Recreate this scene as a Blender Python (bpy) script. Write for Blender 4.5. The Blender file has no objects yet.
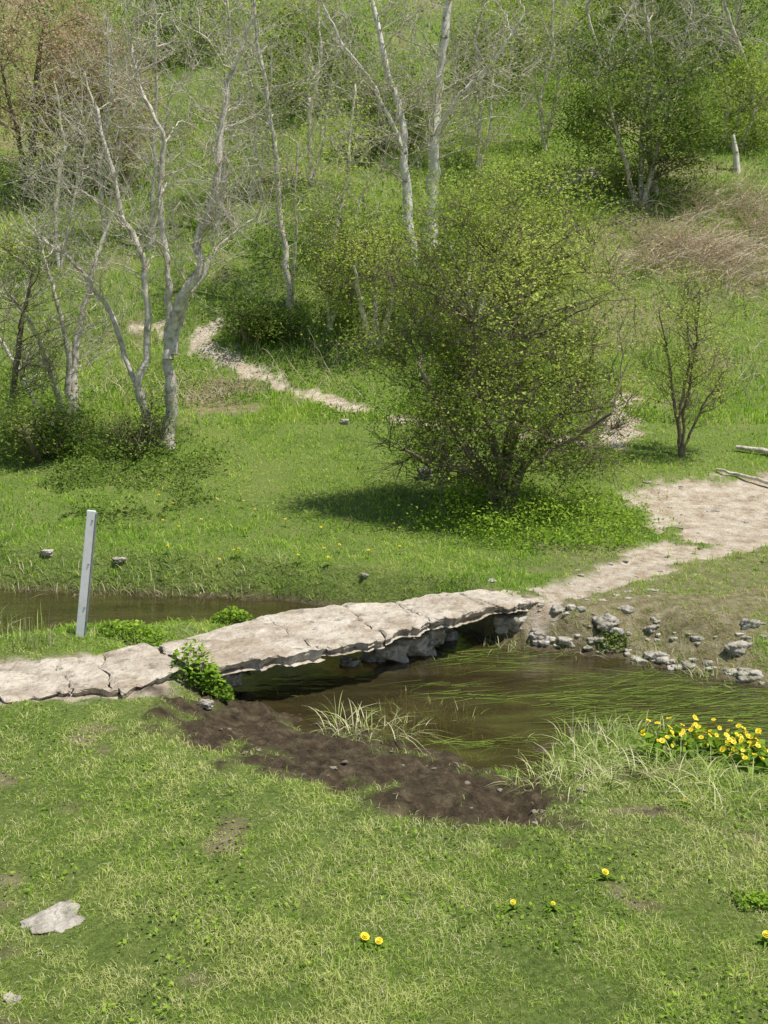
import bpy, bmesh, math, random
import numpy as np
from mathutils import Vector, noise
rng=np.random.default_rng(11); random.seed(5)
S=bpy.context.scene; COL=S.collection
F=1000.0; H=2.0; PT=math.radians(10); cp=math.cos(PT); sp=math.sin(PT); WL=-0.3
# ---------------------------------------------------------------- geometry helpers
def ray(px,py):
    u=(px-384)/F; v=(512-py)/F
    return (u, cp+v*sp, -sp+v*cp)
def P(px,py,z):
    d=ray(px,py); t=(z-H)/d[2]; return (d[0]*t,d[1]*t)
def at(px,py,Y):
    d=ray(px,py); t=Y/d[1]; return np.array((d[0]*t,Y,H+d[2]*t))
_perm=np.random.default_rng(3).permutation(256); _perm=np.concatenate([_perm,_perm])
def vn(x,y,s=0):
    x=np.asarray(x,float)+s*17.31; y=np.asarray(y,float)+s*9.77
    xi=np.floor(x).astype(int); yi=np.floor(y).astype(int); fx=x-xi; fy=y-yi
    fx=fx*fx*(3-2*fx); fy=fy*fy*(3-2*fy)
    h=lambda a,b:_perm[_perm[a&255]+(b&255)]/255.0
    a=h(xi,yi); b=h(xi+1,yi); c=h(xi,yi+1); d=h(xi+1,yi+1)
    return (a+(b-a)*fx)*(1-fy)+(c+(d-c)*fx)*fy
def fbm(x,y,f,o=3,s=0):
    r=0; a=.5; t=0
    for i in range(o):
        r=r+a*vn(np.asarray(x)*f,np.asarray(y)*f,s+i*5); t+=a; f*=2.03; a*=.55
    return r/t-0.5
def sm(t):
    t=np.clip(t,0,1); return t*t*(3-2*t)
PY=[-200,9,11,13,14.5,16,18,20,24,32,42,60,90,400]
PZ=[0,0,.2,.6,.85,1.15,2.25,3.42,5.75,10.4,16.0,25,34,40]
def base(x,y):
    x=np.asarray(x,float); y=np.asarray(y,float)
    yy=y+sm((y-12)/8)*2.2*fbm(x,y,.12,2,3)
    z=np.zeros_like(yy)
    for k in (-.7,-.35,0,.35,.7): z=z+np.interp(yy+k,PY,PZ)/5
    amp=.05+.5*sm((y-14)/12)
    z=z+amp*fbm(x,y,.55,3,8)+ (0.03+.09*sm((y-12)/8))*fbm(x,y,2.6,3,12)
    return z
def G(px,py):
    d=ray(px,py); t=np.arange(2,75,.04); X=d[0]*t;Y=d[1]*t;Z=H+d[2]*t
    b=base(X,Y); i=np.argmax(Z<b)
    if not (Z<b).any(): i=len(t)-1
    return (X[i],Y[i],b[i])
def sdp(x,y,poly):
    poly=np.array(poly); n=len(poly); d=np.full(x.shape,1e9); ins=np.zeros(x.shape,bool)
    for i in range(n):
        ax,ay=poly[i]; bx,by=poly[(i+1)%n]; ex=bx-ax; ey=by-ay
        t=np.clip(((x-ax)*ex+(y-ay)*ey)/(ex*ex+ey*ey+1e-12),0,1)
        d=np.minimum(d,np.hypot(x-ax-t*ex,y-ay-t*ey))
        c=((ay>y)!=(by>y))
        ins^= c & (x<(ex)*(y-ay)/(ey if abs(ey)>1e-12 else 1e-12)+ax)
    return np.where(ins,-d,d)
w=lambda l:[P(a,b,WL) for a,b in l]
WATER=w([(232,690),(262,706),(300,726),(360,742),(420,754),(480,766),(520,766),(545,752),(550,740),(580,728),(620,726),(690,742),(768,758)])+[(5,5.2),(40,4.5),(40,7),(5,6.6)]+\
 w([(768,690),(700,678),(650,666),(600,655),(545,650),(500,645),(470,634),(430,618),(320,606),(270,600),(200,597),(100,592),(0,588)])+[(-6,9.4),(-40,11),(-40,7),(-6,7.2)]+\
 w([(0,640),(50,632),(100,628),(180,624),(225,621),(248,640),(236,665)])
gg=lambda l:[G(a,b)[:2] for a,b in l]
MUD=[P(a,b,-.2) for a,b in [(195,676),(240,672),(300,700),(420,735),(540,758),(590,775)]]+[P(a,b,-.06) for a,b in [(600,790),(560,830),(480,836),(420,812),(340,792),(262,776),(205,754),(165,722),(165,700)]]
PATHS=[gg([(538,584),(600,568),(648,545),(652,530),(640,508),(628,490),(690,476),(800,470)])+[(12,13.5),(12,10)]+gg([(800,545),(768,548),(720,555),(680,566),(640,580),(590,598),(540,606)]),
 gg([(378,414),(340,411),(290,396),(240,376),(205,362),(180,345),(186,325),(215,316),(232,322),(216,340),(240,360),(290,380),(340,399),(380,406)]),
 gg([(598,444),(608,400),(636,392),(634,416),(655,430),(620,448)]),
 gg([(548,186),(590,168),(602,174),(560,194)]),
 gg([(130,328),(186,318),(190,330),(130,336)]),
 gg([(380,412),(470,425),(600,440),(600,448),(470,434),(380,420)]),
 [(-12,5.6)]+gg([(-60,658),(100,652),(190,655),(175,694),(110,700),(0,706),(-60,708)])+[(-12,5.0)]]
DRY=gg([(590,215),(640,205),(700,200),(800,205),(800,265),(700,275),(620,270)])
BARE=[P(a,b,-.05) for a,b in [(520,600),(600,596),(700,600),(800,606),(800,690),(700,672),(640,656),(560,640),(500,622)]]
LIT=gg([(560,545),(800,540),(800,625),(560,600)])
SCAR=gg([(190,385),(248,380),(245,415),(195,420)])
def bare(x,y):
    b=sm(.5-(sdp(x,y,BARE)+fbm(x,y,3,3,66)*1.5)/.3)*.8
    b=np.maximum(b,.5*sm(.5-(sdp(x,y,LIT)+fbm(x,y,2.2,3,67)*1.2)/.5))
    b=np.maximum(b,.8*sm(.5-(sdp(x,y,SCAR)+fbm(x,y,2.2,3,69)*1.2)/.4))
    sp_=sm((fbm(x,y,3.4,4,68)-.15)*8)*(y<6.8)*.75
    return np.maximum(b,sp_)
def masks(x,y):
    n=fbm(x,y,3.2,3,20)*.5+fbm(x,y,12,3,26)*.3
    sw=sdp(x,y,WATER)+fbm(x,y,2.5,3,40)*.2
    mu=sdp(x,y,MUD)+n*.85+fbm(x,y,7,4,21)*.75
    pa=np.full(x.shape,9.)
    sc=1+sm((y-13)/8)*.5
    for i,p in enumerate(PATHS): pa=np.minimum(pa,sdp(x,y,p)+(.07 if i in (1,4) else .1 if i==5 else 0))
    pa=pa+n*.8*sc+ 2.*np.maximum(0,fbm(x,y,2.2,4,24)-.1)*(y>7)*(y<14)
    return sw,mu,pa
def height(x,y,full=False):
    x=np.atleast_1d(np.asarray(x,float)); y=np.atleast_1d(np.asarray(y,float))
    sw,mu,pa=masks(x,y); b=base(x,y)
    wid=.3+1.05*sm((6.1-y)/.5)*(.35+.65*sm((x+1.5)/.7))+ 1.0*sm((-.6-x)/.6)*sm((8.2-y)/.5)*(y>5.9)+.35*sm((x-1.5)/.6)*(y>6)
    pm=sm(.5-pa/.16); mm=sm(.5-mu/.32)
    b=b-pm*.025*(y<15)
    z=np.where(sw>0, WL+(b-WL)*np.maximum(sm(sw/wid),.0)**.75, WL-.3*sm(-sw/.8)+ .04*fbm(x,y,6,2,52))
    hoof=np.maximum(0,fbm(x,y,9,2,58)-.04)
    z=z+mm*(.08*fbm(x,y,6,3,50)+.07*fbm(x,y,18,3,51)-.16*hoof+.015)
    z=z+np.where((sw>-.1)&(sw<.5)&(y<9.5),.08*fbm(x,y,5,3,55)*sm(sw/.2+.3)*sm((.5-sw)/.3),0)
    if full: return z,sw,mm,pm
    return z
def hz(x,y): return float(height(x,y)[0])
def GW(px,py):
    """where the ray through a picture point meets the finished terrain"""
    d=ray(px,py); t=np.arange(2,75,.03); X=d[0]*t;Y=d[1]*t;Z=H+d[2]*t; b=height(X,Y); i=np.argmax(Z<b); return (X[i],Y[i],b[i])
# ---------------------------------------------------------------- mesh helpers
def mk(name,V,quads=None,tris=None,mat=None,parent=None,attrs=None,smooth=False):
    V=np.asarray(V,np.float32).reshape(-1,3)
    q=np.zeros((0,4),np.int32) if quads is None else np.asarray(quads,np.int32).reshape(-1,4)
    t=np.zeros((0,3),np.int32) if tris is None else np.asarray(tris,np.int32).reshape(-1,3)
    me=bpy.data.meshes.new(name)
    me.vertices.add(len(V)); me.vertices.foreach_set('co',V.ravel())
    li=np.concatenate([q.ravel(),t.ravel()]); me.loops.add(len(li)); me.loops.foreach_set('vertex_index',li)
    st=np.concatenate([np.arange(len(q))*4,len(q)*4+np.arange(len(t))*3]).astype(np.int32)
    me.polygons.add(len(st)); me.polygons.foreach_set('loop_start',st)
    me.update(calc_edges=True)
    for k,a in (attrs or {}).items():
        at_=me.attributes.new(k,'FLOAT','POINT'); at_.data.foreach_set('value',np.asarray(a,np.float32).ravel())
    me.polygons.foreach_set('use_smooth',np.full(len(st),smooth))
    if mat: me.materials.append(mat)
    o=bpy.data.objects.new(name,me); COL.objects.link(o)
    if parent: o.parent=parent
    return o
def tag(o,label=None,cat=None,group=None,kind=None):
    if label:o['label']=label
    if cat:o['category']=cat
    if group:o['group']=group
    if kind:o['kind']=kind
    return o
def empty(name,loc,label,cat,group=None):
    o=bpy.data.objects.new(name,None); COL.objects.link(o); o.location=loc; o.empty_display_size=.1
    return tag(o,label,cat,group)
def tubes(C,R,sides):
    C=np.asarray(C,float); R=np.asarray(R,float); N,K,_=C.shape
    T=np.gradient(C,axis=1); T/=np.linalg.norm(T,axis=2,keepdims=True)+1e-9
    ref=np.tile(np.array([.31,.9,.12]),(N,1))[:,None,:]
    U=np.cross(T,ref); U/=np.linalg.norm(U,axis=2,keepdims=True)+1e-9; W=np.cross(T,U)
    a=np.arange(sides)*2*math.pi/sides
    V=C[:,:,None,:]+R[:,:,None,None]*(np.cos(a)[None,None,:,None]*U[:,:,None,:]+np.sin(a)[None,None,:,None]*W[:,:,None,:])
    idx=np.arange(N*K*sides).reshape(N,K,sides); nx=np.roll(idx,-1,axis=2)
    Q=np.stack([idx[:,:-1],nx[:,:-1],nx[:,1:],idx[:,1:]],-1).reshape(-1,4)
    return V.reshape(-1,3),Q
def leaves(pos,size,up=.5,asp=.5):
    N=len(pos); d=rng.normal(size=(N,3)); d[:,2]*=.6; d/=np.linalg.norm(d,axis=1,keepdims=True)
    n=rng.normal(size=(N,3)); n[:,2]=np.abs(n[:,2])+up; s=np.cross(d,n); s/=np.linalg.norm(s,axis=1,keepdims=True)+1e-9
    L=size[:,None]
    V=np.stack([pos-d*L*.5,pos+s*L*asp*.5,pos+d*L*.5,pos-s*L*asp*.5],1)
    return V.reshape(-1,3),np.arange(N*4).reshape(-1,4)
def blades(pos,h,wd,lean,tint):
    N=len(pos); a=rng.uniform(0,2*math.pi,N); b=rng.uniform(0,2*math.pi,N)
    s=np.stack([np.cos(a),np.sin(a),0*a],1)*wd[:,None]*.5; l=np.stack([np.cos(b),np.sin(b),0*b],1)*(h*lean)[:,None]
    up=np.zeros((N,3)); up[:,2]=h
    V=np.stack([pos-s,pos+s,pos+up*.55+l*.3-s*.75,pos+up*.55+l*.3+s*.75,pos+up*np.sqrt(np.clip(1-lean*lean*.35,.1,1))[:,None]+l],1)
    i=np.arange(N)[:,None]*5
    return V.reshape(-1,3),np.concatenate([i,i+1,i+3,i+2],1),np.concatenate([i+2,i+3,i+4],1),np.repeat(tint,5)
def arcs(pos,h,wd,lean,K=6,ang=None):
    N=len(pos); b=rng.uniform(0,2*math.pi,N) if ang is None else ang
    t=np.linspace(0,1,K)[None,:]
    r=(h*lean)[:,None]*t**1.8; z=h[:,None]*(t-.55*np.clip(lean,0,1.3)[:,None]*t**2.6)
    c=pos[:,None,:]+np.stack([np.cos(b)[:,None]*r,np.sin(b)[:,None]*r,z],2)
    s=np.stack([-np.sin(b),np.cos(b),0*b],1)[:,None,:]*(wd[:,None]*.5*(1-t**2.2*.9))[:,:,None]
    V=np.stack([c-s,c+s],2).reshape(-1,3); i=np.arange(N*K*2).reshape(N,K,2)
    return V,np.stack([i[:,:-1,0],i[:,:-1,1],i[:,1:,1],i[:,1:,0]],-1).reshape(-1,4)
# ---------------------------------------------------------------- materials
def newmat(name):
    m=bpy.data.materials.new(name); m.use_nodes=True; nt=m.node_tree; nt.nodes.clear()
    return m,nt,(lambda t,**k:_n(nt,t,**k)),nt.links.new
def _n(nt,t,**k):
    n=nt.nodes.new(t)
    for a,b in k.items(): setattr(n,a,b)
    return n
def ramp(nt,stops):
    r=nt.nodes.new('ShaderNodeValToRGB'); e=r.color_ramp.elements
    while len(e)<len(stops): e.new(.5)
    for q,(p,c) in zip(e,stops): q.position=p; q.color=(*c,1)
    return r
def leafmat(name,stops,trans=.35,rough=.6,spec=.12):
    m,nt,N,L=newmat(name)
    a=N('ShaderNodeAttribute',attribute_name='tint'); r=ramp(nt,stops); L(a.outputs['Fac'],r.inputs[0])
    b=N('ShaderNodeBsdfPrincipled'); b.inputs['Roughness'].default_value=rough; b.inputs['Specular IOR Level'].default_value=spec
    t=N('ShaderNodeBsdfTranslucent'); x=N('ShaderNodeMixShader'); x.inputs[0].default_value=trans
    L(r.outputs[0],b.inputs['Base Color']); L(r.outputs[0],t.inputs['Color'])
    L(b.outputs[0],x.inputs[1]); L(t.outputs[0],x.inputs[2]); o=N('ShaderNodeOutputMaterial'); L(x.outputs[0],o.inputs[0])
    return m
def noisemat(name,stops,scale,bump=.3,bscale=None,rough=.85,detail=8,dist=.02,second=None):
    m,nt,N,L=newmat(name); tc=N('ShaderNodeNewGeometry')
    n=N('ShaderNodeTexNoise'); n.inputs['Scale'].default_value=scale; n.inputs['Detail'].default_value=detail; n.inputs['Roughness'].default_value=.7
    L(tc.outputs['Position'],n.inputs['Vector']); r=ramp(nt,stops); L(n.outputs['Fac'],r.inputs[0])
    n2=N('ShaderNodeTexNoise'); n2.inputs['Scale'].default_value=bscale or scale*4; n2.inputs['Detail'].default_value=8
    L(tc.outputs['Position'],n2.inputs['Vector'])
    col=r.outputs[0]
    for c2,sc2,lo,hi in (second or []):
        n3=N('ShaderNodeTexNoise'); n3.inputs['Scale'].default_value=sc2; n3.inputs['Detail'].default_value=8; n3.inputs['Roughness'].default_value=.7; L(tc.outputs['Position'],n3.inputs['Vector'])
        mr=N('ShaderNodeMapRange'); mr.inputs['From Min'].default_value=lo; mr.inputs['From Max'].default_value=hi; L(n3.outputs['Fac'],mr.inputs[0])
        mx=N('ShaderNodeMix',data_type='RGBA'); L(mr.outputs[0],mx.inputs[0]); L(col,mx.inputs[6]); mx.inputs[7].default_value=(*c2,1); col=mx.outputs[2]
    b=N('ShaderNodeBsdfPrincipled'); b.inputs['Roughness'].default_value=rough; b.inputs['Specular IOR Level'].default_value=.2
    L(col,b.inputs['Base Color']); bp=N('ShaderNodeBump'); bp.inputs['Strength'].default_value=bump; bp.inputs['Distance'].default_value=dist
    L(n2.outputs['Fac'],bp.inputs['Height']); L(bp.outputs[0],b.inputs['Normal'])
    o=N('ShaderNodeOutputMaterial'); L(b.outputs[0],o.inputs[0]); return m
def groundmat():
    m,nt,N,L=newmat('meadow_soil'); g=N('ShaderNodeNewGeometry')
    def nz(s,d=6):
        n=N('ShaderNodeTexNoise'); n.inputs['Scale'].default_value=s; n.inputs['Detail'].default_value=d; n.inputs['Roughness'].default_value=.7; L(g.outputs['Position'],n.inputs['Vector']); return n.outputs['Fac']
    def mix(f,a,b):
        x=N('ShaderNodeMix',data_type='RGBA'); L(f,x.inputs[0]); L(a,x.inputs[6]); L(b,x.inputs[7]); return x.outputs[2]
    def att(s): return N('ShaderNodeAttribute',attribute_name=s).outputs['Fac']
    a=ramp(nt,[(.3,(.12,.2,.03)),(.5,(.2,.32,.05)),(.7,(.32,.38,.1))]); L(nz(1.1,9),a.inputs[0])
    a2=ramp(nt,[(.38,(.05,.05,.02)),(.55,(.22,.27,.07)),(.72,(.48,.43,.22))]); L(nz(45,8),a2.inputs[0])
    x=N('ShaderNodeMix',data_type='RGBA'); x.inputs[0].default_value=.55; L(a.outputs[0],x.inputs[6]); L(a2.outputs[0],x.inputs[7]); grass=x.outputs[2]
    p=ramp(nt,[(.3,(.3,.22,.14)),(.44,(.54,.44,.32)),(.64,(.78,.7,.57))]); L(nz(7,14),p.inputs[0])
    mu=ramp(nt,[(.3,(.032,.023,.013)),(.5,(.1,.073,.042)),(.72,(.23,.18,.11))]); L(nz(14,12),mu.inputs[0])
    d=ramp(nt,[(.32,(.14,.1,.055)),(.5,(.32,.25,.155)),(.7,(.54,.46,.32))]); L(nz(10,10),d.inputs[0])
    c=mix(att('dry'),grass,d.outputs[0]); c=mix(att('path'),c,p.outputs[0]); c=mix(att('mud'),c,mu.outputs[0])
    b=N('ShaderNodeBsdfPrincipled'); b.inputs['Specular IOR Level'].default_value=.2
    r=N('ShaderNodeMapRange'); r.inputs['To Min'].default_value=.9; r.inputs['To Max'].default_value=.6; L(att('mud'),r.inputs[0]); L(r.outputs[0],b.inputs['Roughness'])
    L(c,b.inputs['Base Color']); bp=N('ShaderNodeBump'); bp.inputs['Strength'].default_value=1.; bp.inputs['Distance'].default_value=.06; L(nz(20,12),bp.inputs['Height']); L(bp.outputs[0],b.inputs['Normal'])
    o=N('ShaderNodeOutputMaterial'); L(b.outputs[0],o.inputs[0]); return m
def watermat():
    m,nt,N,L=newmat('murky_water'); g=N('ShaderNodeNewGeometry')
    mp=N('ShaderNodeMapping'); mp.inputs['Scale'].default_value=(.8,2.2,1); L(g.outputs['Position'],mp.inputs[0])
    n=N('ShaderNodeTexNoise'); n.inputs['Scale'].default_value=5; n.inputs['Detail'].default_value=4; L(mp.outputs[0],n.inputs['Vector'])
    bp=N('ShaderNodeBump'); bp.inputs['Strength'].default_value=.3; bp.inputs['Distance'].default_value=.03; L(n.outputs['Fac'],bp.inputs['Height'])
    tr=N('ShaderNodeBsdfTransparent'); tr.inputs[0].default_value=(.66,.58,.38,1)
    n4=N('ShaderNodeTexNoise'); n4.inputs['Scale'].default_value=2.2; n4.inputs['Detail'].default_value=6; L(mp.outputs[0],n4.inputs['Vector'])
    rr=ramp(nt,[(.35,(.06,.048,.02)),(.55,(.1,.085,.035)),(.7,(.16,.17,.05))]); L(n4.outputs['Fac'],rr.inputs[0])
    df=N('ShaderNodeBsdfDiffuse'); L(rr.outputs[0],df.inputs[0])
    gl=N('ShaderNodeBsdfGlossy'); gl.inputs['Roughness'].default_value=.03; gl.inputs[0].default_value=(.9,.9,.9,1); L(bp.outputs[0],gl.inputs['Normal'])
    m1=N('ShaderNodeMixShader'); m1.inputs[0].default_value=.4; L(tr.outputs[0],m1.inputs[1]); L(df.outputs[0],m1.inputs[2])
    fr=N('ShaderNodeFresnel'); fr.inputs[0].default_value=1.33; L(bp.outputs[0],fr.inputs['Normal'])
    ad=N('ShaderNodeMath',operation='MULTIPLY_ADD'); ad.inputs[1].default_value=1.3; ad.inputs[2].default_value=.03; L(fr.outputs[0],ad.inputs[0])
    m2=N('ShaderNodeMixShader'); L(ad.outputs[0],m2.inputs[0]); L(m1.outputs[0],m2.inputs[1]); L(gl.outputs[0],m2.inputs[2])
    o=N('ShaderNodeOutputMaterial'); L(m2.outputs[0],o.inputs[0]); return m
M_ground=groundmat(); M_water=watermat()
M_grass=leafmat('grass_blades',[(0,(.14,.25,.025)),(.35,(.3,.47,.06)),(.7,(.52,.67,.13)),(.85,(.7,.72,.28)),(1,(.88,.8,.55))],.38)
M_far=leafmat('bright_grass_blades',[(0,(.11,.25,.02)),(.35,(.28,.51,.04)),(.7,(.48,.7,.08)),(.85,(.64,.72,.2)),(1,(.76,.68,.42))],.4)
M_sedge=leafmat('sedge_blades',[(0,(.17,.27,.04)),(.5,(.38,.48,.12)),(.8,(.6,.62,.3)),(1,(.82,.74,.5))],.25)
M_haw=leafmat('hawthorn_leaves',[(0,(.14,.23,.02)),(.5,(.4,.53,.075)),(1,(.68,.76,.19))],.46)
M_dark=leafmat('evergreen_leaves',[(0,(.05,.09,.014)),(.5,(.19,.29,.045)),(1,(.42,.51,.12))],.38)
M_brown=leafmat('withered_leaves',[(0,(.3,.2,.12)),(.5,(.58,.43,.27)),(1,(.78,.64,.43))],.42)
M_lush=leafmat('nettle_leaves',[(0,(.08,.16,.02)),(.5,(.28,.46,.04)),(1,(.55,.68,.1))],.42)
M_pale=noisemat('pale_bark',[(.3,(.2,.16,.12)),(.47,(.54,.48,.4)),(.66,(.82,.77,.68))],11,.7,35,dist=.012)
M_birch=noisemat('birch_bark',[(.36,(.12,.1,.08)),(.43,(.66,.62,.56)),(.7,(.88,.85,.79))],7,.3,20,dist=.01)
M_bark=noisemat('grey_bark',[(.3,(.09,.07,.05)),(.6,(.25,.205,.15)),(.8,(.38,.33,.26))],9,.5,30,dist=.01)
M_twig=noisemat('bramble_stems',[(.3,(.4,.31,.22)),(.5,(.6,.5,.37)),(.7,(.8,.71,.56))],4,.1)
M_slab=noisemat('worn_limestone',[(.25,(.2,.16,.12)),(.42,(.43,.37,.29)),(.58,(.6,.54,.44)),(.8,(.76,.7,.61))],4,1.,26,dist=.03,second=[((.16,.145,.11),9,.54,.68),((.36,.29,.21),1.6,.5,.62)])
M_rock=noisemat('lichened_limestone',[(.3,(.2,.18,.14)),(.5,(.42,.385,.32)),(.7,(.64,.6,.52))],9,1.,30,dist=.03,second=[((.14,.14,.07),6,.54,.68)])
M_wet=noisemat('muddy_stone',[(.3,(.08,.065,.045)),(.5,(.2,.17,.13)),(.75,(.42,.38,.31))],9,.8,30,dist=.02)
M_post=noisemat('weathered_white_paint',[(.25,(.5,.5,.5)),(.42,(.72,.73,.74)),(.8,(.85,.85,.85))],14,.2,40,rough=.5,dist=.004)
M_metal=noisemat('dull_galvanised_metal',[(.3,(.2,.21,.22)),(.7,(.36,.37,.38))],20,.1,rough=.45)
def plain(name,c,rough=.5):
    m,nt,N,L=newmat(name); b=N('ShaderNodeBsdfPrincipled'); n=N('ShaderNodeTexNoise'); n.inputs['Scale'].default_value=60
    r=ramp(nt,[(.3,tuple(v*.75 for v in c)),(.7,c)]); L(n.outputs['Fac'],r.inputs[0]); L(r.outputs[0],b.inputs['Base Color']); b.inputs['Roughness'].default_value=rough
    o=N('ShaderNodeOutputMaterial'); L(b.outputs[0],o.inputs[0]); return m
M_yel=plain('yellow_petals',(.9,.72,.02)); M_org=plain('yellow_stamens',(.8,.5,.01)); M_stem=plain('flower_stalk',(.16,.22,.06))
# ---------------------------------------------------------------- terrain
def span(*segs):
    r=[]
    for a,b,st in segs: r.append(np.arange(a,b,st))
    return np.concatenate(r+[[segs[-1][1]]])
xs=span((-260,-40,20),(-40,-14,1.3),(-14,-5,.22),(-5,5,.034),(5,14,.22),(14,40,1.3),(40,260,20))
ys=span((-60,-4,8),(-4,1.6,.4),(1.6,10.5,.03),(10.5,22,.1),(22,46,.22),(46,90,2),(90,400,20))
X,Y=np.meshgrid(xs,ys); sh=X.shape; xr,yr=X.ravel(),Y.ravel(); Z,SW,MM,PM=height(xr,yr,True)
dry=sm(.5-(sdp(xr,yr,DRY)+fbm(xr,yr,.8,4,70)*5)/1.6)*.7
dry=np.maximum(dry,sm((fbm(xr,yr,.5,4,77)-.12)*9)*.6*sm((yr-13)/3))
dry=np.maximum(dry,bare(xr,yr))
bankmud=sm((.12-SW)/.14)*(yr<10)
MM2=np.maximum(MM,bankmud)
V=np.stack([xr,yr,Z],1); idx=np.arange(V.shape[0]).reshape(sh)
Q=np.stack([idx[:-1,:-1],idx[:-1,1:],idx[1:,1:],idx[1:,:-1]],-1).reshape(-1,4)
fm=MM2[Q].mean(1); fp=PM[Q].mean(1)
def sub(name,sel):
    q=Q[sel]; u,inv=np.unique(q,return_inverse=True)
    o=mk(name,V[u],inv.reshape(-1,4),mat=M_ground,attrs={'mud':MM2[u],'path':PM[u],'dry':dry[u]},smooth=True); o['kind']='structure'; return o
ismud=fm>.5; ispath=(fp>.5)&~ismud
sub('ground',~ismud&~ispath)['label']='green meadow and grassy hillside'
sub('mud',ismud)['label']='dark trampled mud at the pond edge and stream bed'
sub('dirt_path',ispath)['label']='pale trodden dirt path'
wx=np.linspace(-40,40,81); wy=np.linspace(3.6,11.5,20); WX,WY=np.meshgrid(wx,wy); wi=np.arange(WX.size).reshape(WX.shape)
wo=mk('water',np.stack([WX.ravel(),WY.ravel(),np.full(WX.size,WL)],1),np.stack([wi[:-1,:-1],wi[:-1,1:],wi[1:,1:],wi[1:,:-1]],-1),mat=M_water,smooth=True)
tag(wo,'murky brown stream and pond water',kind='structure')
# ---------------------------------------------------------------- grass
def grass(N,d0,d1,name,label,hs,ws,lean0,far=False,mat=None):
    d=np.exp(rng.uniform(math.log(d0),math.log(d1),N)); u=rng.uniform(-.55,.55,N)
    x=u*(d+.8); y=d
    z,sw,mm,pm=height(x,y,True); ba=bare(x,y)
    cl=fbm(x,y,2.2,3,90); cl2=fbm(x,y,9,2,95); R=rng.random
    keep=(R(N)>mm*1.0)&(R(N)>pm*1.03)&(R(N)>ba*.75)&(sw>.03)&(R(N)<np.clip(.9+cl*1.3+cl2*1.6,.22,1))
    x,y,z,cl,cl2,sw,d,mm,ba=[a[keep] for a in (x,y,z,cl,cl2,sw,d,mm,ba)]; n=len(x)
    h=hs*(.45+R(n)**1.5*1.1)*(1+1.2*np.clip(cl,-.4,.4)+1.*cl2)*(1+.3*sm((.3-sw)/.3)*(y<10))*(1-.45*ba)
    h=np.clip(h,.008,None)
    tint=np.clip((.48 if far else .52)+.95*fbm(x,y,.8,3,99)+1.*cl2+rng.normal(0,.18,n)+.1*ba,.0,.84)
    st=R(n)<((.06+.2*sm((y-15)/5)) if far else .14+.25*ba+.35*sm(fbm(x,y,1.6,3,44)*5)); tint[st]=rng.uniform(.82,1,st.sum())
    wd=ws*(.7+.6*R(n))*(d/3.5)**.8
    lean=np.clip(rng.normal(lean0,.45,n),.05,1.6)
    v,q,t,ti=blades(np.stack([x,y,z-.004],1),h*(1+ (d/3.5-1)*.06),wd,lean,tint)
    return tag(mk(name,v,q,t,mat or M_grass,attrs={'tint':ti}),label,'grass',kind='stuff')
grass(290000,2.1,6.6,'lawn_grass','short trampled meadow grass in the foreground',.023,.0029,.9)
grass(150000,6.2,15,'meadow_grass','bright green grass on the far side of the stream',.036,.0038,.7,True,M_far)
grass(140000,14,42,'hillside_grass','rough green grass covering the hillside',.08,.0046,.55,True,M_far)
# ---------------------------------------------------------------- trees
def bez(A,B,K,up,jit):
    n=len(A); L=np.linalg.norm(B-A,axis=1)[:,None]; C=(A+B)/2; C[:,2]+=(up*L[:,0]); C+=rng.normal(size=(n,3))*L*jit
    t=np.linspace(0,1,K)[None,:,None]
    P_=(1-t)**2*A[:,None]+2*t*(1-t)*C[:,None]+t*t*B[:,None]
    P_+=np.cumsum(rng.normal(size=(n,K,3)),1)*L[:,:,None]*jit*.16*(t>0)
    return P_
def path_curve(pts,K):
    pts=np.array(pts,float); s=np.r_[0,np.cumsum(np.linalg.norm(np.diff(pts,axis=0),axis=1))]; t=np.linspace(0,s[-1],K*4)
    c=np.stack([np.interp(t,s,pts[:,i]) for i in range(3)],1)
    k=np.ones(5)/5; p=np.pad(c,((2,2),(0,0)),'edge'); c2=np.stack([np.convolve(p[:,i],k,'valid') for i in range(3)],1); c2[0]=c[0]
    return c2[np.linspace(0,len(c2)-1,K).astype(int)]
def sample_env(env,n,shell=.5):
    wts=np.array([e[1][0]*e[1][1]*e[1][2] for e in env])**.8; k=rng.choice(len(env),n,p=wts/wts.sum())
    d=rng.normal(size=(n,3)); d/=np.linalg.norm(d,axis=1,keepdims=True); r=rng.random(n)**(1/3)*(1-shell)+shell*rng.random(n)**.2
    return np.array([env[i][0] for i in k])+d*r[:,None]*np.array([env[i][1] for i in k])
def attach(T,SP,SR,up):
    out=np.zeros(len(T),int)
    for a in range(0,len(T),200):
        t=T[a:a+200]; D=t[:,None]-SP[None]; hor=np.hypot(D[...,0],D[...,1]); dist=np.sqrt(hor**2+D[...,2]**2)
        out[a:a+200]=np.argmin(dist+up*np.maximum(0,-D[...,2]+.45*hor),1)
    return out
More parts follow.
